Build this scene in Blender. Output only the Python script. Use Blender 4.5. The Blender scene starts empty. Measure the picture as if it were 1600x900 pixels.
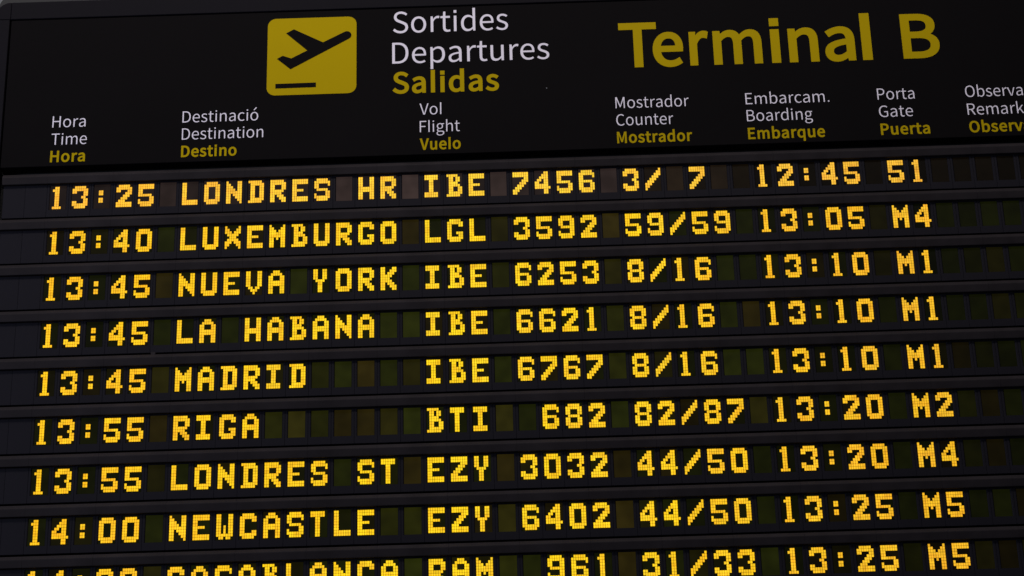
import bpy, bmesh, math, random
from mathutils import Matrix, Vector
random.seed(7)
SC = bpy.context.scene
COL = SC.collection
S = 0.06                      # one character pitch of the board, in metres
ZC = 3.975                    # height of the board's reference line (between flight rows)
XC, YC = 20.0, 9.11726        # that reference point in board units (columns to the right, rows downwards)
ROWP = 2.2793154              # row pitch in board units

# ------------------------------------------------------------------ camera
cam = bpy.data.cameras.new('camera')
cam.sensor_fit = 'HORIZONTAL'
cam.sensor_width = 36.0
cam.lens = 3600.0 / 1600.0 * 36.0
cam.clip_start = 0.05
cam.clip_end = 200.0
cam_ob = bpy.data.objects.new('camera', cam)
COL.objects.link(cam_ob)
def pv(v):                    # board axes (right, down, inwards) -> world axes
    return Vector((v[0], v[2], -v[1]))
c_right, c_down, c_fwd = (pv((0.99948261, 0.02557641, 0.0195029)), pv((-0.03140094, 0.90721199, 0.41950017)),
                          pv((-0.00696396, -0.41989553, 0.90754573)))
m = Matrix((c_right, -c_down, -c_fwd)).transposed().to_4x4()
m.translation = Vector((1.54842358 * S, -92.76318541 * S, ZC - 39.59136894 * S))
cam_ob.matrix_world = m
SC.camera = cam_ob

# ------------------------------------------------------------------ world, lamps, exposure
w = bpy.data.worlds.new('World')
SC.world = w
w.use_nodes = True
bg = w.node_tree.nodes['Background']
bg.inputs['Color'].default_value = (0.62, 0.66, 0.85, 1)
bg.inputs['Strength'].default_value = 0.10
def lamp(name, loc, aim, sx, sy, power, colour):
    l = bpy.data.lights.new(name, 'AREA')
    l.shape = 'RECTANGLE'
    l.size, l.size_y = sx, sy
    l.energy = power
    l.color = colour
    o = bpy.data.objects.new(name, l)
    COL.objects.link(o)
    o.location = loc
    o.rotation_euler = (Vector(aim) - Vector(loc)).to_track_quat('-Z', 'Y').to_euler()
    return o
lamp('hall_ceiling_lamp', (-0.3, -2.3, ZC + 3.3), (0.0, 0.0, ZC), 5.0, 0.6, 108.0, (1.0, 0.91, 0.88))
lamp('hall_side_lamp', (-4.6, -3.2, ZC + 0.3), (0.0, 0.0, ZC - 0.1), 1.6, 2.6, 105.0, (0.72, 0.78, 1.0))
SC.view_settings.view_transform = 'Standard'
SC.view_settings.look = 'None'
SC.view_settings.exposure = 0.0
SC.view_settings.gamma = 1.0
SC.cycles.use_denoising = True

# ------------------------------------------------------------------ materials
def nodes_of(name):
    mt = bpy.data.materials.new(name)
    mt.use_nodes = True
    nt = mt.node_tree
    return mt, nt, nt.nodes['Principled BSDF']
def plastic(name, col, rough, spec=0.3, vary=0.25, scale=3.0, bump=0.0, grain=420.0):
    mt, nt, b = nodes_of(name)
    N, L = nt.nodes, nt.links
    tc = N.new('ShaderNodeTexCoord')
    nz = N.new('ShaderNodeTexNoise')
    nz.inputs['Scale'].default_value = scale
    nz.inputs['Detail'].default_value = 6
    L.new(tc.outputs['Object'], nz.inputs['Vector'])
    mx = N.new('ShaderNodeMix')
    mx.data_type = 'RGBA'
    mx.inputs['A'].default_value = (*[c * (1 - vary) for c in col], 1)
    mx.inputs['B'].default_value = (*[c * (1 + vary) for c in col], 1)
    L.new(nz.outputs['Fac'], mx.inputs['Factor'])
    L.new(mx.outputs['Result'], b.inputs['Base Color'])
    mr = N.new('ShaderNodeMapRange')
    mr.inputs['To Min'].default_value = rough - 0.08
    mr.inputs['To Max'].default_value = rough + 0.08
    L.new(nz.outputs['Fac'], mr.inputs['Value'])
    L.new(mr.outputs['Result'], b.inputs['Roughness'])
    b.inputs['Specular IOR Level'].default_value = spec
    if bump:
        n2 = N.new('ShaderNodeTexNoise')
        n2.inputs['Scale'].default_value = grain
        L.new(tc.outputs['Object'], n2.inputs['Vector'])
        bp = N.new('ShaderNodeBump')
        bp.inputs['Strength'].default_value = bump
        bp.inputs['Distance'].default_value = 0.001
        L.new(n2.outputs['Fac'], bp.inputs['Height'])
        L.new(bp.outputs['Normal'], b.inputs['Normal'])
    return mt
M_FRAME = plastic('black_painted_metal', (0.0052, 0.0046, 0.0068), 0.6, 0.05, 0.3, 5.0, 0.15)
M_RAIL = plastic('charcoal_rail_paint', (0.0184, 0.0154, 0.0168), 0.6, 0.08, 0.5, 14.0, 0.25)
M_FACE = plastic('charcoal_face_plastic', (0.0086, 0.0080, 0.0114), 0.6, 0.07, 0.3, 6.0, 0.15)
M_PANEL = plastic('black_sign_panel', (0.0042, 0.0036, 0.0040), 0.6, 0.02, 0.35, 2.0)
M_SHELL = plastic('dark_grey_shell', (0.016, 0.017, 0.017), 0.6, 0.25)
M_DARK = plastic('recess_black', (0.004, 0.004, 0.005), 0.8, 0.1)
M_WHITE = plastic('white_vinyl', (0.76, 0.725, 0.80), 0.5, 0.1, 0.03, 4.0)
M_YELLOW = plastic('yellow_vinyl', (0.40, 0.285, 0.0), 0.55, 0.03, 0.05, 4.0)
M_SPECK = plastic('grey_speck', (0.25, 0.25, 0.26), 0.45, 0.5)
M_WALL = plastic('pale_grey_wall', (0.24, 0.25, 0.24), 0.8, 0.3, 0.08, 1.5)

def lit_pane():               # unlit liquid-crystal pane: the lamp behind it leaks a little; tint set per module
    mt, nt, b = nodes_of('dim_display_pane')
    N, L = nt.nodes, nt.links
    oi = N.new('ShaderNodeObjectInfo')
    tc = N.new('ShaderNodeTexCoord')
    nz = N.new('ShaderNodeTexNoise')
    nz.noise_dimensions = '4D'
    nz.inputs['Scale'].default_value = 22.0
    nz.inputs['Detail'].default_value = 1.0
    L.new(tc.outputs['Object'], nz.inputs['Vector'])
    ml = N.new('ShaderNodeMath')
    ml.operation = 'MULTIPLY'
    ml.inputs[1].default_value = 40.0
    L.new(oi.outputs['Random'], ml.inputs[0])
    L.new(ml.outputs[0], nz.inputs['W'])
    mr = N.new('ShaderNodeMapRange')
    mr.inputs['From Min'].default_value = 0.3
    mr.inputs['From Max'].default_value = 0.7
    mr.inputs['To Min'].default_value = 0.75
    mr.inputs['To Max'].default_value = 1.2
    L.new(nz.outputs['Fac'], mr.inputs['Value'])
    b.inputs['Base Color'].default_value = (0.002, 0.002, 0.0016, 1)
    b.inputs['Roughness'].default_value = 0.35
    b.inputs['Specular IOR Level'].default_value = 0.05
    L.new(oi.outputs['Color'], b.inputs['Emission Color'])
    L.new(mr.outputs['Result'], b.inputs['Emission Strength'])
    mt.cycles.emission_sampling = 'NONE'
    return mt
def lit_dot():                # a lit dot of a character, backlit yellow; tint set per module
    mt, nt, b = nodes_of('lit_display_dot')
    N, L = nt.nodes, nt.links
    oi = N.new('ShaderNodeObjectInfo')
    tc = N.new('ShaderNodeTexCoord')
    ad = N.new('ShaderNodeVectorMath')
    L.new(tc.outputs['Object'], ad.inputs[0])
    cb = N.new('ShaderNodeCombineXYZ')
    for k in range(3):
        L.new(oi.outputs['Random'], cb.inputs[k])
    L.new(cb.outputs[0], ad.inputs[1])
    nz = N.new('ShaderNodeTexNoise')
    nz.inputs['Scale'].default_value = 75.0
    nz.inputs['Detail'].default_value = 3.0
    L.new(ad.outputs[0], nz.inputs['Vector'])
    mr = N.new('ShaderNodeMapRange')
    mr.inputs['From Min'].default_value = 0.3
    mr.inputs['From Max'].default_value = 0.7
    mr.inputs['To Min'].default_value = 0.80
    mr.inputs['To Max'].default_value = 1.14
    L.new(nz.outputs['Fac'], mr.inputs['Value'])
    n2 = N.new('ShaderNodeTexNoise')
    n2.inputs['Scale'].default_value = 48.0
    n2.inputs['Detail'].default_value = 2.0
    L.new(ad.outputs[0], n2.inputs['Vector'])
    m2 = N.new('ShaderNodeMapRange')
    m2.inputs['From Min'].default_value = 0.42
    m2.inputs['From Max'].default_value = 0.68
    L.new(n2.outputs['Fac'], m2.inputs['Value'])
    mx = N.new('ShaderNodeMix')
    mx.data_type = 'RGBA'
    mx.blend_type = 'MULTIPLY'
    mx.inputs['B'].default_value = (0.98, 0.84, 0.9, 1)
    L.new(m2.outputs['Result'], mx.inputs['Factor'])
    L.new(oi.outputs['Color'], mx.inputs['A'])
    b.inputs['Base Color'].default_value = (0.02, 0.012, 0.002, 1)
    b.inputs['Specular IOR Level'].default_value = 0.1
    L.new(mx.outputs['Result'], b.inputs['Emission Color'])
    L.new(mr.outputs['Result'], b.inputs['Emission Strength'])
    mt.cycles.emission_sampling = 'NONE'
    return mt
M_PANE, M_DOT = lit_pane(), lit_dot()

# ------------------------------------------------------------------ helpers (board units: X right, Y down, Z inwards)
def bl(x, y, z):              # board -> local metres (axes only)
    return Vector((x * S, z * S, -y * S))
def world(x, y, z=0.0):
    return Vector(((x - XC) * S, z * S, ZC - (y - YC) * S))
def add_box(bm, x0, x1, y0, y1, z0, z1):
    v = [bm.verts.new(bl(x, y, z)) for x in (x0, x1) for y in (y0, y1) for z in (z0, z1)]
    for f in ((0, 1, 3, 2), (4, 6, 7, 5), (0, 4, 5, 1), (2, 3, 7, 6), (0, 2, 6, 4), (1, 5, 7, 3)):
        bm.faces.new([v[i] for i in f])
def add_prism(bm, pts, z0, z1):          # outline (x, y) extruded in depth
    a = [bm.verts.new(bl(x, y, z0)) for x, y in pts]
    b = [bm.verts.new(bl(x, y, z1)) for x, y in pts]
    bm.faces.new(a)
    bm.faces.new(b[::-1])
    n = len(pts)
    for i in range(n):
        bm.faces.new((a[i], b[i], b[(i + 1) % n], a[(i + 1) % n]))
def add_profile(bm, prof, x0, x1):       # outline (y, z) extruded along x
    a = [bm.verts.new(bl(x0, y, z)) for y, z in prof]
    b = [bm.verts.new(bl(x1, y, z)) for y, z in prof]
    bm.faces.new(a)
    bm.faces.new(b[::-1])
    n = len(prof)
    for i in range(n):
        bm.faces.new((a[i], b[i], b[(i + 1) % n], a[(i + 1) % n]))
def mesh_of(name, bm, mat, bevel=0.0, seg=2):
    bmesh.ops.recalc_face_normals(bm, faces=bm.faces)
    if bevel:
        bmesh.ops.bevel(bm, geom=list(bm.edges), offset=bevel * S, segments=seg, affect='EDGES', profile=0.5)
    me = bpy.data.meshes.new(name)
    bm.to_mesh(me)
    bm.free()
    me.materials.append(mat)
    return me
def obj(name, me, parent=None, loc=(0, 0, 0)):
    o = bpy.data.objects.new(name, me)
    COL.objects.link(o)
    o.parent = parent
    o.location = loc
    return o
def thing(name, label, cat, x, y, z=0.0, group=None):
    o = bpy.data.objects.new(name, None)
    COL.objects.link(o)
    o.empty_display_size = 0.05
    o.location = world(x, y, z)
    o['label'] = label
    o['category'] = cat
    if group:
        o['group'] = group
    return o
def arc(cx, cy, r, a0, a1, n=8):
    return [(cx + r * math.cos(math.radians(a0 + (a1 - a0) * i / n)), cy + r * math.sin(math.radians(a0 + (a1 - a0) * i / n)))
            for i in range(n + 1)]
def rrect(x0, x1, y0, y1, r, n=8):
    return (arc(x0 + r, y0 + r, r, 180, 270, n) + arc(x1 - r, y0 + r, r, 270, 360, n)
            + arc(x1 - r, y1 - r, r, 0, 90, n) + arc(x0 + r, y1 - r, r, 90, 180, n))
def boxmesh(name, mat, *b, bevel=0.0):
    bm = bmesh.new()
    add_box(bm, *b)
    return mesh_of(name, bm, mat, bevel)

# ------------------------------------------------------------------ the wall far behind the board
wall = obj('wall', boxmesh('wall', M_WALL, -90, 130, -80, 95, 30, 34), None, world(0, 0))
wall['kind'] = 'structure'

# ------------------------------------------------------------------ casing round the board
NCOL = 47                     # character modules per row (the last ones run on beyond the photograph)
XR = NCOL - 0.15 + 2.0        # right end of the rows
YB = 8 * ROWP + 1.62          # lower end of the rows
casing = thing('board_casing', 'black metal casing with a rounded corner that surrounds the header sign and all rows', 'casing', -3.1, YB + 1.0)
def cpart(name, bm, mat, bevel=0.03):
    me = mesh_of(name, bm, mat, bevel)
    return obj(name, me, casing, world(0, 0) - casing.location)
XL, XI, YT, YI = -3.12, -2.42, -9.86, -8.93
bm = bmesh.new()
add_prism(bm, arc(XI, YT + 0.70, 0.70, 180, 270, 10) + [(XI - 0.006, YI - 0.006), (XL, YI - 0.006)], -0.06, 0.7)
cpart('corner_block', bm, M_FRAME, 0.02)
bm = bmesh.new()
add_box(bm, XI + 0.006, XR + 0.2, YT, YI, -0.05, 0.7)
cpart('top_bar', bm, M_FRAME)
bm = bmesh.new()
add_box(bm, XL, XI - 0.03, YI + 0.006, YB + 0.2, -0.05, 0.7)
cpart('side_bar', bm, M_FRAME)
bm = bmesh.new()
add_box(bm, XR + 0.22, XR + 0.95, YT, YB + 0.2, -0.05, 0.7)
cpart('side_bar', bm, M_FRAME)
bm = bmesh.new()
add_box(bm, XL, XR + 0.95, YB + 0.22, YB + 1.0, -0.05, 0.7)
cpart('bottom_bar', bm, M_FRAME)
bm = bmesh.new()
add_prism(bm, rrect(-3.22, XR + 0.9, -10.86, YB + 0.95, 0.86, 12), 0.72, 5.0)
cpart('outer_shell', bm, M_SHELL, 0.0)

# letter outlines (character | advance | closed curves of handle, point, handle), capital height 1000
FONT = '''
.|379|118,47,118,0,165,0 211,0,258,0,258,47 258,93,258,140,211,140 165,140,118,140,118,93
B|896|138,333,138,0,244,0 350,0,456,0,679,0 835,97,835,293,835,430 750,509,632,532,632,534 632,537,632,539,726,569 778,656,778,756,778,932 636,1000,434,1000,335,1000 236,1000,138,1000,138,667/313,576,263,576,263,684 263,792,263,900,315,900 366,900,417,900,574,900 653,857,653,739,653,637 584,576,412,576,362,576/322,101,263,101,263,226 263,352,263,477,322,477 380,477,438,477,614,477 711,422,711,297,711,162 610,101,438,101,380,101
C|870|265,-18,514,-18,644,-18 742,34,821,126,798,152 775,179,752,206,688,135 615,93,520,93,329,93 209,251,209,503,209,753 336,907,524,907,610,907 675,869,729,813,751,840 774,868,797,895,739,959 644,1018,523,1018,269,1018 79,823,79,499,79,175
D|939|138,333,138,0,223,0 308,0,393,0,694,0 858,187,858,503,858,823 694,1000,387,1000,304,1000 221,1000,138,1000,138,667/301,104,263,104,263,368 263,633,263,898,301,898 339,898,377,898,613,898 729,757,729,503,729,251 613,104,377,104,339,104
E|804|138,333,138,0,335,0 532,0,729,0,729,36 729,72,729,108,573,108 418,108,263,108,263,229 263,351,263,472,390,472 516,472,643,472,643,508 643,544,643,580,516,580 390,580,263,580,263,684 263,789,263,894,413,894 563,894,714,894,714,929 714,965,714,1000,522,1000 330,1000,138,1000,138,667
F|753|138,333,138,0,180,0 221,0,263,0,263,150 263,299,263,449,391,449 518,449,645,449,645,484 645,520,645,555,518,555 391,555,263,555,263,668 263,781,263,894,413,894 563,894,714,894,714,929 714,965,714,1000,522,1000 330,1000,138,1000,138,667
G|940|267,-18,531,-18,664,-18 775,31,839,98,839,238 839,378,839,518,729,518 620,518,510,518,510,483 510,448,510,413,581,413 652,413,723,413,723,326 723,239,723,151,683,115 614,93,543,93,329,93 209,251,209,503,209,753 340,907,542,907,641,907 707,865,757,813,780,840 803,868,825,895,768,955 677,1018,538,1018,273,1018 79,823,79,499,79,175
H|993|138,333,138,0,180,0 221,0,263,0,263,157 263,315,263,472,419,472 574,472,730,472,730,315 730,157,730,0,772,0 814,0,857,0,857,333 857,667,857,1000,814,1000 772,1000,730,1000,730,860 730,721,730,581,574,581 419,581,263,581,263,721 263,860,263,1000,221,1000 180,1000,138,1000,138,667
M|1108|138,333,138,0,176,0 213,0,251,0,251,267 251,533,251,800,337,567 424,334,510,101,538,101 567,101,595,101,681,334 767,567,853,800,853,533 853,267,853,0,892,0 931,0,970,0,970,333 970,667,970,1000,920,1000 869,1000,819,1000,731,752 643,504,555,256,466,504 378,752,289,1000,239,1000 188,1000,138,1000,138,667
O|1012|255,-18,506,-18,757,-18 933,183,933,503,933,824 757,1018,506,1018,255,1018 79,824,79,503,79,183/686,93,506,93,326,93 209,254,209,503,209,753 326,907,506,907,686,907 804,753,804,503,804,254
P|864|138,333,138,0,180,0 221,0,263,0,263,133 263,266,263,398,318,398 373,398,428,398,648,398 797,495,797,707,797,925 647,1000,423,1000,328,1000 233,1000,138,1000,138,667/313,501,263,501,263,633 263,765,263,898,311,898 359,898,407,898,583,898 671,853,671,707,671,563 588,501,412,501,362,501
R|866|319,525,263,525,263,649 263,774,263,898,319,898 375,898,431,898,588,898 674,851,674,720,674,589 588,525,431,525,375,525/605,141,686,0,734,0 781,0,828,0,744,146 659,292,574,438,709,471 799,563,799,720,799,928 653,1000,450,1000,346,1000 242,1000,138,1000,138,667 138,333,138,0,180,0 221,0,263,0,263,141 263,283,263,424,323,424 383,424,443,424,524,283
S|813|273,-18,415,-18,623,-18 754,108,754,266,754,415 664,483,548,533,501,554 454,574,407,595,329,628 240,664,240,763,240,851 314,907,427,907,520,907 593,872,655,814,677,841 698,868,720,895,651,967 546,1018,427,1018,246,1018 112,907,112,753,112,607 222,536,315,497,363,476 411,455,458,434,554,392 626,359,626,255,626,158 548,93,416,93,312,93 211,142,141,217,116,188 90,159,65,130,151,40
T|817|345,298,345,0,387,0 430,0,472,0,472,298 472,596,472,894,573,894 674,894,775,894,775,929 775,965,775,1000,531,1000 286,1000,42,1000,42,965 42,929,42,894,143,894 244,894,345,894,345,596
V|784|214,333,321,0,369,0 418,0,467,0,573,333 678,667,784,1000,742,1000 699,1000,656,1000,603,819 549,639,495,458,461,341 437,246,398,128,397,128 395,128,393,128,356,246 330,341,296,458,242,639 188,819,134,1000,90,1000 45,1000,1,1000,108,667
a|768|172,-18,296,-18,387,-18 471,30,542,89,543,89 544,89,546,89,549,59 553,30,557,0,591,0 625,0,659,0,659,152 659,304,659,456,659,640 584,760,402,760,282,760 179,707,112,663,128,634 144,606,160,577,218,617 296,656,382,656,503,656 535,565,535,469,220,434 80,353,80,192,80,59/402,83,332,83,258,83 201,116,201,201,201,296 285,357,535,386,535,317 535,249,535,180,462,116
b|843|383,-18,452,-18,621,-18 774,128,774,382,774,611 670,760,479,760,396,760 314,714,246,656,247,700 249,744,251,789,251,888 251,987,251,1086,209,1086 167,1086,126,1086,126,724 126,362,126,0,159,0 192,0,225,0,229,25 232,51,236,76,238,76 240,76,241,76,306,18/554,87,431,87,382,87 315,106,251,164,251,294 251,424,251,554,321,619 386,655,447,655,589,655 644,546,644,381,644,198
c|696|221,-18,417,-18,506,-18 591,18,658,75,639,103 621,131,603,160,557,119 497,86,428,86,292,86 199,199,199,370,199,540 297,655,432,655,490,655 538,629,580,591,601,618 622,645,643,673,591,719 524,760,427,760,236,760 71,617,71,370,71,124
d|846|192,-18,378,-18,467,-18 546,30,603,87,604,87 606,87,607,87,611,58 614,29,618,0,652,0 686,0,720,0,720,362 720,724,720,1086,678,1086 637,1086,595,1086,595,991 595,896,595,801,597,759 599,716,602,674,536,727 480,760,393,760,224,760 72,610,72,370,72,123/473,87,405,87,276,87 201,192,201,371,201,540 296,655,415,655,476,655 533,633,595,577,595,447 595,318,595,188,533,120
e|756|228,-18,426,-18,525,-18 604,15,668,57,654,85 639,113,625,141,569,104 512,82,439,82,299,82 202,183,194,341,360,341 527,341,693,341,696,360 698,385,698,412,698,623 592,760,402,760,233,760 71,611,71,370,71,126/325,430,192,430,207,577 300,660,405,660,521,660 589,580,589,430,457,430
g|769|195,-341,375,-341,604,-341 750,-222,750,-85,750,38 663,91,492,91,444,91 395,91,347,91,247,91 217,126,217,172,217,213 237,237,265,261,297,244 338,235,374,235,527,235 645,334,645,492,645,557 621,611,585,645,636,645 686,645,737,645,737,677 737,709,737,741,651,741 565,741,479,741,453,752 416,760,374,760,225,760 97,658,97,495,97,407 145,334,194,296,194,294 194,292,194,291,154,263 112,214,112,153,112,94 141,55,179,31,179,29 179,27,179,25,109,-18 70,-79,70,-143,70,-270/460,319,374,319,289,319 217,387,217,495,217,604 288,668,374,668,462,668 532,604,532,495,532,387/536,-255,393,-255,258,-255 179,-205,179,-126,179,-83 201,-38,254,0,286,-8 322,-11,349,-11,392,-11 435,-11,477,-11,576,-11 628,-35,628,-105,628,-181
h|828|126,362,126,0,167,0 209,0,251,0,251,179 251,358,251,538,325,613 377,651,453,651,551,651 593,592,593,453,593,302 593,151,593,0,635,0 676,0,718,0,718,156 718,313,718,469,718,658 647,760,491,760,390,760 314,704,246,636,247,687 249,738,251,789,251,888 251,987,251,1086,209,1086 167,1086,126,1086,126,724
i|377|126,247,126,0,168,0 209,0,251,0,251,247 251,494,251,741,209,741 168,741,126,741,126,494/122,916,122,872,166,872 211,872,255,872,255,916 255,961,255,1005,211,1005 166,1005,122,1005,122,961
k|753|126,362,126,0,166,0 207,0,248,0,248,65 248,130,248,195,295,249 341,303,387,357,460,238 532,119,604,0,649,0 694,0,739,0,646,147 553,295,460,442,542,542 624,641,707,741,660,741 614,741,568,741,463,611 358,481,254,351,252,351 250,351,248,351,248,596 248,841,248,1086,207,1086 166,1086,126,1086,126,724
l|377|126,352,126,0,168,0 209,0,251,0,251,352 251,703,251,1055,209,1055 168,1055,126,1055,126,703
m|1263|126,247,126,0,167,0 209,0,251,0,251,179 251,358,251,538,318,614 381,651,437,651,531,651 574,592,574,453,574,302 574,151,574,0,616,0 657,0,698,0,698,179 698,358,698,538,768,614 828,651,885,651,980,651 1023,592,1023,453,1023,302 1023,151,1023,0,1065,0 1106,0,1147,0,1147,156 1147,313,1147,469,1147,658 1075,760,924,760,832,760 756,701,678,618,648,705 588,760,473,760,385,760 308,704,243,633,242,633 241,633,240,633,236,669 232,705,228,741,194,741 160,741,126,741,126,494
n|832|126,247,126,0,167,0 209,0,251,0,251,179 251,358,251,538,325,613 377,651,453,651,551,651 593,592,593,453,593,302 593,151,593,0,635,0 676,0,718,0,718,156 718,313,718,469,718,658 647,760,491,760,390,760 312,704,243,633,242,633 241,633,240,633,236,669 232,705,228,741,194,741 160,741,126,741,126,494
o|827|232,-18,413,-18,595,-18 756,124,756,370,756,617 595,760,413,760,232,760 71,617,71,370,71,124/542,86,413,86,285,86 199,199,199,370,199,540 285,655,413,655,542,655 629,540,629,370,629,199
p|846|126,39,126,-312,167,-312 209,-312,251,-312,251,-229 251,-145,251,-61,250,-18 248,25,247,68,314,12 385,-18,452,-18,621,-18 774,128,774,382,774,611 670,760,479,760,393,760 310,711,243,655,242,655 241,655,240,655,236,683 232,712,228,741,194,741 160,741,126,741,126,390/554,87,431,87,382,87 317,106,251,164,251,294 251,424,251,554,322,619 386,655,447,655,589,655 644,546,644,381,644,198
q|846|595,-225,595,-312,637,-312 678,-312,720,-312,720,39 720,390,720,741,687,741 654,741,621,741,617,718 613,694,608,671,608,671 607,671,606,671,540,729 480,760,393,760,224,760 72,610,72,370,72,123 192,-18,378,-18,464,-18 542,27,602,86,599,41 597,-4,595,-49,595,-137/473,87,405,87,276,87 201,192,201,371,201,540 296,655,415,655,476,655 533,633,595,577,595,447 595,318,595,188,533,120
r|529|126,247,126,0,167,0 209,0,251,0,251,159 251,317,251,476,300,602 375,648,437,648,468,648 484,644,509,636,517,672 524,708,532,744,509,756 486,760,453,760,371,760 295,700,243,606,242,606 241,606,240,606,236,651 232,696,228,741,194,741 160,741,126,741,126,494
s|638|214,-18,319,-18,494,-18 588,82,588,202,588,342 471,386,363,427,280,458 203,486,203,555,203,614 247,663,341,663,407,663 458,634,509,598,529,623 549,649,569,675,513,722 431,760,340,760,177,760 85,667,85,550,85,423 196,374,300,336,382,306 469,270,469,195,469,131 422,79,323,79,235,79 169,115,104,168,84,140 64,112,44,85,113,26
t|514|201,-18,357,-18,404,-18 453,-4,495,10,487,41 479,72,471,104,446,93 413,83,386,83,300,83 271,135,271,225,271,363 271,502,271,640,339,640 406,640,473,640,473,673 473,707,473,741,406,741 339,741,271,741,271,810 271,880,271,950,237,950 202,950,168,950,163,880 159,810,154,741,115,739 76,736,37,734,37,703 37,671,37,640,74,640 111,640,147,640,147,503 147,366,147,229,147,80
u|828|186,-18,342,-18,443,-18 517,35,587,116,588,116 589,116,591,116,594,77 597,39,600,0,635,0 669,0,704,0,704,247 704,494,704,741,663,741 621,741,580,741,580,566 580,391,580,216,509,128 456,90,379,90,281,90 240,149,240,286,240,438 240,589,240,741,198,741 156,741,115,741,115,584 115,428,115,271,115,82
v|711|196,247,285,0,334,0 382,0,431,0,518,247 606,494,693,741,652,741 611,741,570,741,523,600 477,460,430,319,408,247 383,172,362,101,359,101 357,101,355,101,333,172 310,247,286,319,240,460 194,600,147,741,104,741 61,741,18,741,107,494
ó|827|232,-18,413,-18,595,-18 756,124,756,370,756,617 595,760,413,760,232,760 71,617,71,370,71,124/542,86,413,86,285,86 199,199,199,370,199,540 285,655,413,655,542,655 629,540,629,370,629,199/369,894,390,873,470,951 550,1030,630,1108,601,1135 572,1162,543,1190,471,1105 398,1020,326,936,347,915
'''

# ------------------------------------------------------------------ header sign
sign = thing('header_sign', 'black header panel with white and yellow Departures and Terminal B lettering above the rows', 'sign', 22, -1.05)
off = world(0, 0) - sign.location
obj('panel', boxmesh('panel', M_PANEL, -2.375, XR + 0.1, -8.885, -1.06, 0.0, 0.6, bevel=0.022), sign, off)
def flat(name, outlines, mat, z0=-0.014, z1=-0.002, label=None):   # a thin vinyl shape with holes, on the panel
    cu = bpy.data.curves.new(name, 'CURVE')
    cu.dimensions = '2D'
    cu.fill_mode = 'BOTH'
    cu.extrude = 0.5 * (z1 - z0) * S
    cu.resolution_u = 6
    return cu
def curve_object(name, cu, mat, zmid, label=None, parent=sign):
    tmp = bpy.data.objects.new('tmp', cu)
    COL.objects.link(tmp)
    bpy.context.view_layer.update()
    me = bpy.data.meshes.new_from_object(tmp.evaluated_get(bpy.context.evaluated_depsgraph_get()))
    bpy.data.objects.remove(tmp)
    bpy.data.curves.remove(cu)
    me.name = name
    me.transform(Matrix(((1, 0, 0, 0), (0, 0, -1, zmid * S), (0, 1, 0, 0), (0, 0, 0, 1))))   # curve plane -> board plane, front outwards
    me.materials.clear()
    me.materials.append(mat)
    o = obj(name, me, parent, world(0, 0) - parent.location)
    if label:
        o['label'] = label
    return o
def poly_spline(cu, pts):
    sp = cu.splines.new('POLY')
    sp.points.add(len(pts) - 1)
    for p, (x, y) in zip(sp.points, pts):
        p.co = (x * S, -y * S, 0, 1)
    sp.use_cyclic_u = True

GLYPHS = {}
for line in FONT.strip().split('\n'):
    ch, adv, body = line.split('|')
    GLYPHS[ch] = (int(adv) / 1000.0, [[tuple(int(v) / 1000.0 for v in p.split(',')) for p in s.split(' ')] for s in body.split('/')])
SPACE = 0.32
def outline(sp):                # closed bezier curve -> list of points
    pts, n = [], len(sp)
    for i in range(n):
        a, b = sp[i], sp[(i + 1) % n]
        p0, p1, p2, p3 = a[2:4], a[4:6], b[0:2], b[2:4]
        dx, dy = p3[0] - p0[0], p3[1] - p0[1]
        ln = math.hypot(dx, dy)
        if ln < 1e-6:
            continue
        bend = max(abs((p[0] - p0[0]) * dy - (p[1] - p0[1]) * dx) / ln for p in (p1, p2))
        k = 1 if bend < 0.004 else 10
        for j in range(k):
            t = j / k
            u = 1 - t
            q = tuple(u * u * u * p0[m_] + 3 * u * u * t * p1[m_] + 3 * u * t * t * p2[m_] + t * t * t * p3[m_] for m_ in (0, 1))
            if not pts or math.hypot(q[0] - pts[-1][0], q[1] - pts[-1][1]) > 0.006:
                pts.append(q)
    if math.hypot(pts[0][0] - pts[-1][0], pts[0][1] - pts[-1][1]) < 0.006:
        pts.pop()
    return pts
def grow(P, d, sgn):            # move an outline outwards by d (holes inwards), mitred corners
    out, n = [], len(P)
    for i in range(n):
        (ax, ay), (bx, by), (cx, cy) = P[i - 1], P[i], P[(i + 1) % n]
        l1, l2 = math.hypot(bx - ax, by - ay), math.hypot(cx - bx, cy - by)
        n1, n2 = (-(by - ay) / l1 * sgn, (bx - ax) / l1 * sgn), (-(cy - by) / l2 * sgn, (cx - bx) / l2 * sgn)
        mx, my = n1[0] + n2[0], n1[1] + n2[1]
        cross = ((bx - ax) * (cy - by) - (by - ay) * (cx - bx)) / (l1 * l2) * sgn      # < 0: corner pointing outwards
        k = 2 * d / max(mx * mx + my * my, 0.5 if cross * d < 0 else 0.06)
        k = max(-abs(d) * 3, min(abs(d) * 3, k))
        out.append((bx + mx * k, by + my * k))
    return untangle(out) if d > 0 else out
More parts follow.
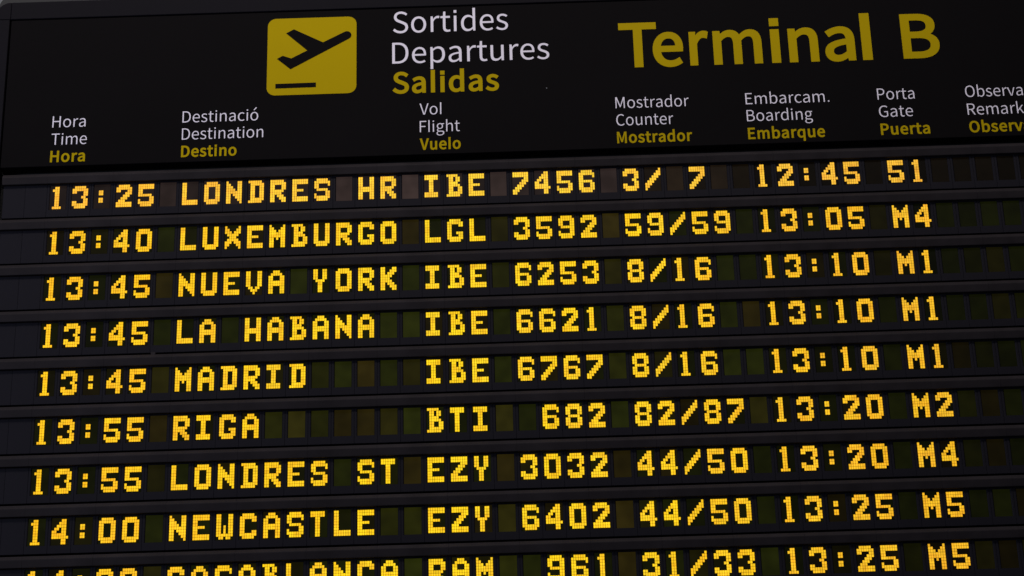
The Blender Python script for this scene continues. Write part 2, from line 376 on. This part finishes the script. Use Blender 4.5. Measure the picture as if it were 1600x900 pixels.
def untangle(P):                # cut out the small loops that offsetting leaves in tight inner corners
    i = 0
    while i < len(P):
        n = len(P)
        for span in range(min(14, n // 3), 1, -1):
            a, b, c, e = P[i], P[(i + 1) % n], P[(i + span) % n], P[(i + span + 1) % n]
            den = (b[0] - a[0]) * (e[1] - c[1]) - (b[1] - a[1]) * (e[0] - c[0])
            if abs(den) < 1e-12:
                continue
            t = ((c[0] - a[0]) * (e[1] - c[1]) - (c[1] - a[1]) * (e[0] - c[0])) / den
            u = ((c[0] - a[0]) * (b[1] - a[1]) - (c[1] - a[1]) * (b[0] - a[0])) / den
            if 0 <= t <= 1 and 0 <= u <= 1:
                kill = {(i + j) % n for j in range(1, span + 1)}
                x = (a[0] + t * (b[0] - a[0]), a[1] + t * (b[1] - a[1]))
                Q = []
                for j in range(n):
                    if j not in kill:
                        Q.append(P[j])
                        if j == i:
                            Q.append(x)
                P = Q
                break
        i += 1
    return P
def lettering(text, x0, x1, base, cap, bold, label, mat=None, span=None, places=None):
    """Word set from x0 to x1 (board units), standing on the line y = base with capitals cap high."""
    off_w = ((0.027 if cap > 2 else 0.031) if bold else (-0.004 if cap > 1 else -0.010)) * cap
    track = 0.07 if bold else 0.0
    def layout(s):
        pen, out = 0.0, []
        for ch in s:
            if ch == ' ':
                pen += SPACE
                continue
            adv, sp = GLYPHS[ch]
            out.append((pen, sp))
            pen += adv + track
        xs = [pen_ + p[2] for pen_, sp in out for s_ in sp for p in s_]
        return out, min(xs), max(xs)
    out, lo, hi = layout(text)
    ref_lo, ref_hi = (lo, hi) if not span else layout(span)[1:]
    kx = ((x1 - x0) - 2 * max(off_w, 0)) / (ref_hi - ref_lo)
    ky = cap - 2 * max(off_w, 0)
    cu = flat('lettering', None, None)
    d = max(off_w, 0)
    for num, (pen, sp) in enumerate(out):
        loops = [outline(s_) for s_ in sp]
        if places:                                        # letters set one by one between measured edges
            l0, l1 = min(p[0] for P in loops for p in P), max(p[0] for P in loops for p in P)
            pen, ref_lo = 0.0, l0
            x0, kx = places[num][0], (places[num][1] - places[num][0] - 2 * d) / (l1 - l0)
        area = lambda P: sum(P[i][0] * P[(i + 1) % len(P)][1] - P[(i + 1) % len(P)][0] * P[i][1] for i in range(len(P)))
        sign_ = 1.0 if max((area(P) for P in loops), key=abs) > 0 else -1.0
        for P in loops:
            P = [(x0 + d + (pen + x - ref_lo) * kx, base - d - y * ky) for x, y in P]
            poly_spline(cu, grow(P, off_w, sign_))
    return curve_object('lettering', cu, mat or (M_YELLOW if bold else M_WHITE), -0.008, label)

lettering('Sortides', 15.60, 21.00, -7.53, 1.15, False, 'large white word Sortides')
lettering('Departures', 15.56, 22.88, -5.88, 1.13, False, 'large white word Departures')
lettering('Salidas', 15.58, 20.50, -4.28, 1.14, True, 'large bold yellow word Salidas')
lettering('Terminal', 26.14, 37.86, -5.27, 2.40, True, 'very large bold yellow word Terminal', places=[
    (26.14, 27.90), (27.69, 29.11), (29.40, 30.30), (30.51, 32.77), (33.18, 33.62), (34.01, 35.39), (35.69, 37.09), (37.40, 37.86)])
lettering('B', 39.28, 41.01, -5.27, 2.40, True, 'very large bold yellow letter B')
COLS = [(-0.12, ('Hora', 1.42), ('Time', 1.52), ('Hora', 1.48), -3.07, -2.16, -1.26),
        (5.88, ('Destinació', 9.38), ('Destination', 9.63), ('Destino', 8.42), -3.11, -2.215, -1.31),
        (16.81, ('Vol', 17.82), ('Flight', 18.66), ('Vuelo', 18.68), -3.125, -2.21, -1.29),
        (25.83, ('Mostrador', 29.21), ('Counter', 28.45), ('Mostrador', 29.26), -3.13, -2.225, -1.31),
        (31.81, ('Embarcam.', 35.66), ('Boarding', 34.83), ('Embarque', 35.32), -3.125, -2.235, -1.305),
        (37.87, ('Porta', 39.58), ('Gate', 39.43), ('Puerta', 40.11), -3.145, -2.235, -1.305),
        (41.91, ('Observacions', 44.55, 'Observa'), ('Remarks', 44.50, 'Remark'), ('Observaciones', 44.34, 'Observ'), -3.14, -2.205, -1.29)]
for x0, a, b, c, ya, yb, yc in COLS:
    for (t, y, bold) in ((a, ya, False), (b, yb, False), (c, yc, True)):
        lettering(t[0], x0, t[1], y, 0.592, bold, ('small bold yellow word ' if bold else 'small white word ') + t[0].rstrip('.'), None, t[2] if len(t) > 2 else None)

# departure pictogram: yellow plate with the climbing aeroplane and the ground line
pic = curve_object('pictogram', (lambda cu: (poly_spline(cu, rrect(9.735, 13.895, -8.515, -4.39, 0.40, 8)), cu)[1])(flat('pictogram', None, None)), M_YELLOW, -0.008, 'yellow rounded plate with a departing aeroplane')
pic_off = world(0, 0) - sign.location - pic.location
def on_plate(name, pts):
    bm = bmesh.new()
    add_prism(bm, pts, -0.026, -0.016)
    return obj(name, mesh_of(name, bm, M_PANEL), pic, pic_off)
nose = [(13.439 + 0.215 * math.cos(math.radians(a)), -7.5 + 0.215 * math.sin(math.radians(a))) for a in range(-118, 72, 12)]
on_plate('aeroplane', [(10.60, -7.703), (10.955, -7.909), (12.329, -7.152)] + nose +
         [(10.829, -5.759), (10.194, -6.336), (10.452, -6.495), (10.852, -6.335), (11.60, -6.743)])
on_plate('ground_line', [(10.14, -4.995), (12.016, -5.005), (12.018, -4.765), (10.14, -4.755)])
bm = bmesh.new()
bmesh.ops.create_uvsphere(bm, u_segments=10, v_segments=6, radius=0.028 * S)
speck_ob = obj('speck', mesh_of('speck', bm, M_SPECK), sign, world(22.70, -4.32, 0.0) - sign.location)  # small grey speck standing on the header panel

# ------------------------------------------------------------------ display rows
FONT_DOTS = {
'0': '.#####. ####### ##...## ##...## ##...## ##...## ##...## ####### .#####.',
'1': '..##... .###... ..##... ..##... ..##... ..##... ..##... ..##... .####..',
'2': '.#####. ####### ##...## ....### ...###. ..###.. .###... ####### #######',
'3': '.#####. ####### ##...## .....## ....##. .....## ##...## ####### .#####.',
'4': '....##. ...###. ..####. .##.##. ##..##. ######. ####### ....##. ....##.',
'5': '####### ####### ##..... ##..... ######. .....## #....## ####### .#####.',
'6': '.#####. ####### ##....# ##..... ######. ##...## ##...## ####### .#####.',
'7': '####### ####### .....## ....### ...###. ..###.. .###... ###.... ##.....',
'8': '.#####. ####### ##...## ##...## .#####. ##...## ##...## ####### .#####.',
'9': '.#####. ####### ##...## ##...## .###### .....## #....## ####### .#####.',
'/': '......# .....## ....### ...###. ..###.. .###... ###.... ##..... #......',
':': '....... ....... ..##... ..##... ....... ..##... ..##... ....... .......',
'A': '..###.. .#####. ##...## ##...## ####### ####### ##...## ##...## ##...##',
'B': '#####.. .##.##. .##.##. .####.. .#####. .##..## .##..## .###### ######.',
'C': '.#####. ####### ##...## ##..... ##..... ##..... ##...## ####### .#####.',
'D': '######. .###### .##..## .##..## .##..## .##..## .##..## .###### ######.',
'E': '####### ####### ##..... ##..... #####.. ##..... ##..... ####### #######',
'G': '.#####. ####### ##...## ##..... ##..... ##..### ##...## ####### .#####.',
'H': '##...## ##...## ##...## ##...## ####### ####### ##...## ##...## ##...##',
'I': '######. ######. ..##... ..##... ..##... ..##... ..##... ######. ######.',
'K': '##...## ##..### ##.###. #####.. ####... #####.. ##.###. ##..### ##...##',
'L': '##..... ##..... ##..... ##..... ##..... ##..... ##..... ####### #######',
'M': '#.....# ##...## ###.### ####### ####### ##.#.## ##...## ##...## ##...##',
'N': '#....## ##...## ###..## ####.## ####### ##.#### ##..### ##...## ##....#',
'O': '.#####. ####### ##...## ##...## ##...## ##...## ##...## ####### .#####.',
'R': '######. ####### ##...## ##...## ######. #####.. ##.###. ##..### ##...##',
'S': '.#####. ####### ##....# ##..... .#####. .....## #....## ####### .#####.',
'T': '######. ######. ..##... ..##... ..##... ..##... ..##... ..##... ..##...',
'U': '##...## ##...## ##...## ##...## ##...## ##...## ##...## ####### .#####.',
'V': '##...## ##...## ##...## ##...## ##...## ##...## .##.##. ..###.. ...#...',
'W': '##...## ##...## ##...## ##...## ##.#.## ##.#.## ##.#.## ####### .##.##.',
'X': '#.....# ##...## ###.### .#####. ..###.. .#####. ###.### ##...## #.....#',
'Y': '##..##. ##..##. ##..##. ##..##. .####.. ..##... ..##... ..##... ..##...',
'Z': '####### ####### ....### ...###. ..###.. .###... ###.... ####### #######',
}
DW, DH = 0.1012, 0.12555
GLYPH_MESH = {}
def glyph_mesh(ch):
    if ch not in GLYPH_MESH:
        bm = bmesh.new()
        gx, gy = 0.0070, 0.0085
        for j, row in enumerate(FONT_DOTS[ch].split()):
            for i, c in enumerate(row):
                if c == '#':
                    add_box(bm, i * DW + gx, (i + 1) * DW - gx, j * DH + gy, (j + 1) * DH - gy, 0.012, 0.030)
        GLYPH_MESH[ch] = mesh_of('glyph', bm, M_DOT)
    return GLYPH_MESH[ch]

# one character module: bezel with a chamfered window, pane set back in it
def bezel_mesh():
    bm = bmesh.new()
    rings = []
    for x0, x1, y0, y1, z in ((-0.146, 0.846, -0.10, 1.535, 0.10), (-0.146, 0.846, -0.10, 1.535, 0.008), (-0.140, 0.840, -0.094, 1.529, 0.0),
                              (-0.050, 0.757, -0.070, 1.185, 0.0), (-0.012, 0.719, -0.050, 1.160, 0.045), (-0.012, 0.719, -0.050, 1.160, 0.10)):
        rings.append([bm.verts.new(bl(x, y, z)) for x, y in ((x0, y0), (x1, y0), (x1, y1), (x0, y1))])
    for a, b in zip(rings, rings[1:] + rings[:1]):
        for i in range(4):
            bm.faces.new((a[i], a[(i + 1) % 4], b[(i + 1) % 4], b[i]))
    return mesh_of('character_module', bm, M_FACE)
BEZEL = bezel_mesh()
PANE = boxmesh('pane', M_PANE, -0.0115, 0.7185, -0.0495, 1.1595, 0.032, 0.09)
BLANK = boxmesh('blank_plate', M_FACE, -0.146, 0.846, -0.10, 1.535, 0.0, 0.10, bevel=0.008)
RAIL_PROF = [(-0.64, 0.35), (-0.64, -0.040), (-0.634, -0.058), (-0.485, -0.182), (-0.465, -0.194), (-0.44, -0.198), (-0.41, -0.195),
             (-0.150, -0.135), (-0.122, -0.126), (-0.112, -0.115), (-0.112, 0.35)]
bm = bmesh.new()
xs = [-2.2, -0.15] + [k - 0.15 for k in range(3, NCOL, 3)] + [XR]
for x0, x1 in zip(xs, xs[1:]):
    add_profile(bm, RAIL_PROF, x0 + 0.003, x1 - 0.003)
RAIL = mesh_of('top_rail', bm, M_RAIL)
BODY = boxmesh('row_body', M_DARK, -2.18, XR - 0.02, -0.105, 1.50, 0.105, 0.5)

ROWS = [('13:25 LONDRES HR IBE 7456 3/ 7  12:45 51', 'topmost row right under the header sign, to LONDRES HR at gate 51'),
        ('13:40 LUXEMBURGO LGL 3592 59/59 13:05 M4', 'second row from the top, 13:40 to LUXEMBURGO, flight 3592, gate M4'),
        ('13:45 NUEVA YORK IBE 6253 8/16  13:10 M1', 'row reading 13:45 NUEVA YORK, flight 6253, above the LA HABANA row'),
        ('13:45 LA HABANA  IBE 6621 8/16  13:10 M1', 'row reading 13:45 LA HABANA, flight 6621, small clip at its lower edge'),
        ('13:45 MADRID     IBE 6767 8/16  13:10 M1', 'row reading 13:45 MADRID, flight 6767, between LA HABANA and RIGA'),
        ('13:55 RIGA       BTI  682 82/87 13:20 M2', 'row reading 13:55 RIGA with the shortest destination, flight 682, gate M2'),
        ('13:55 LONDRES ST EZY 3032 44/50 13:20 M4', 'row reading 13:55 LONDRES ST, flight 3032, gate M4, below the RIGA row'),
        ('14:00 NEWCASTLE  EZY 6402 44/50 13:25 M5', 'row reading 14:00 NEWCASTLE, flight 6402, gate M5, second from the bottom'),
        ('14:00 CASABLANCA RAM  961 31/33 13:25 M5', 'lowest row, 14:00 to CASABLANCA, flight 961, partly cut by the picture edge')]
rnd = random.Random(21)
def tints(r, c):
    """Tint of a module: lit dots and leaking pane (random spread plus painted viewing-angle falloff)."""
    side = max(0.0, (c - 26) / 21.0)                       # viewing-angle falloff put into the tint: right-hand modules dimmer and more orange
    left = max(0.0, (8 - c) / 8.0)
    mid = max(0.0, 1 - abs(c - 18) / 14.0)
    g = 0.585 + 0.075 * mid - 0.06 * side - 0.02 * left + rnd.uniform(-0.02, 0.02) - (0.03 if r == 0 and c < 16 else 0)
    b = 0.010 + (0.022 if r == 0 else 0.0) + 0.014 * side + rnd.uniform(0, 0.008)
    k = 1.16 - 0.22 * side + rnd.uniform(-0.03, 0.03)
    dot = (1.0 * k, g * k, b * k, 1)
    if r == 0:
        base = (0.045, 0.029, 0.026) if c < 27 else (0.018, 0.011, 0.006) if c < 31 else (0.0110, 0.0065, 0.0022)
    else:
        base = rnd.choice(((0.029, 0.025, 0.0030), (0.024, 0.025, 0.0024), (0.021, 0.025, 0.0026), (0.022, 0.026, 0.0026), (0.031, 0.022, 0.0032)))
    pk = rnd.uniform(0.42, 0.76) * (1.25 if r == 0 else 1.0) * (1 - 0.68 * min(1.0, side * 1.7)) * (0.75 if c < 6 else 1.0)
    return dot, tuple(v * pk for v in base) + (1,)
for r, (text, label) in enumerate(ROWS):
    row = thing('display_row', 'charcoal ' + label, 'display row', 0.0, r * ROWP, 0.0, 'flight rows on the departures board')
    obj('row_body', BODY, row)
    obj('top_rail', RAIL, row)
    for k in (-2, -1):
        obj('blank_plate', BLANK, row, bl(k, 0, 0))
    for k in (NCOL, NCOL + 1):
        obj('blank_plate', BLANK, row, bl(k, 0, 0))
    for c in range(NCOL):
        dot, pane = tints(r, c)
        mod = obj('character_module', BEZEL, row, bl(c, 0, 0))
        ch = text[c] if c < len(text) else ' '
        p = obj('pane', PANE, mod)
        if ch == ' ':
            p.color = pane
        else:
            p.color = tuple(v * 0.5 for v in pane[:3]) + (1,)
            g = obj('glyph', glyph_mesh(ch), mod)
            g.color = dot
    if r == 3:
        bm = bmesh.new()
        add_prism(bm, rrect(-0.10, 0.10, -0.06, 0.06, 0.05, 4), -0.06, 0.05)
        obj('clip', mesh_of('clip', bm, M_RAIL), row, bl(5.0, 1.585, 0))
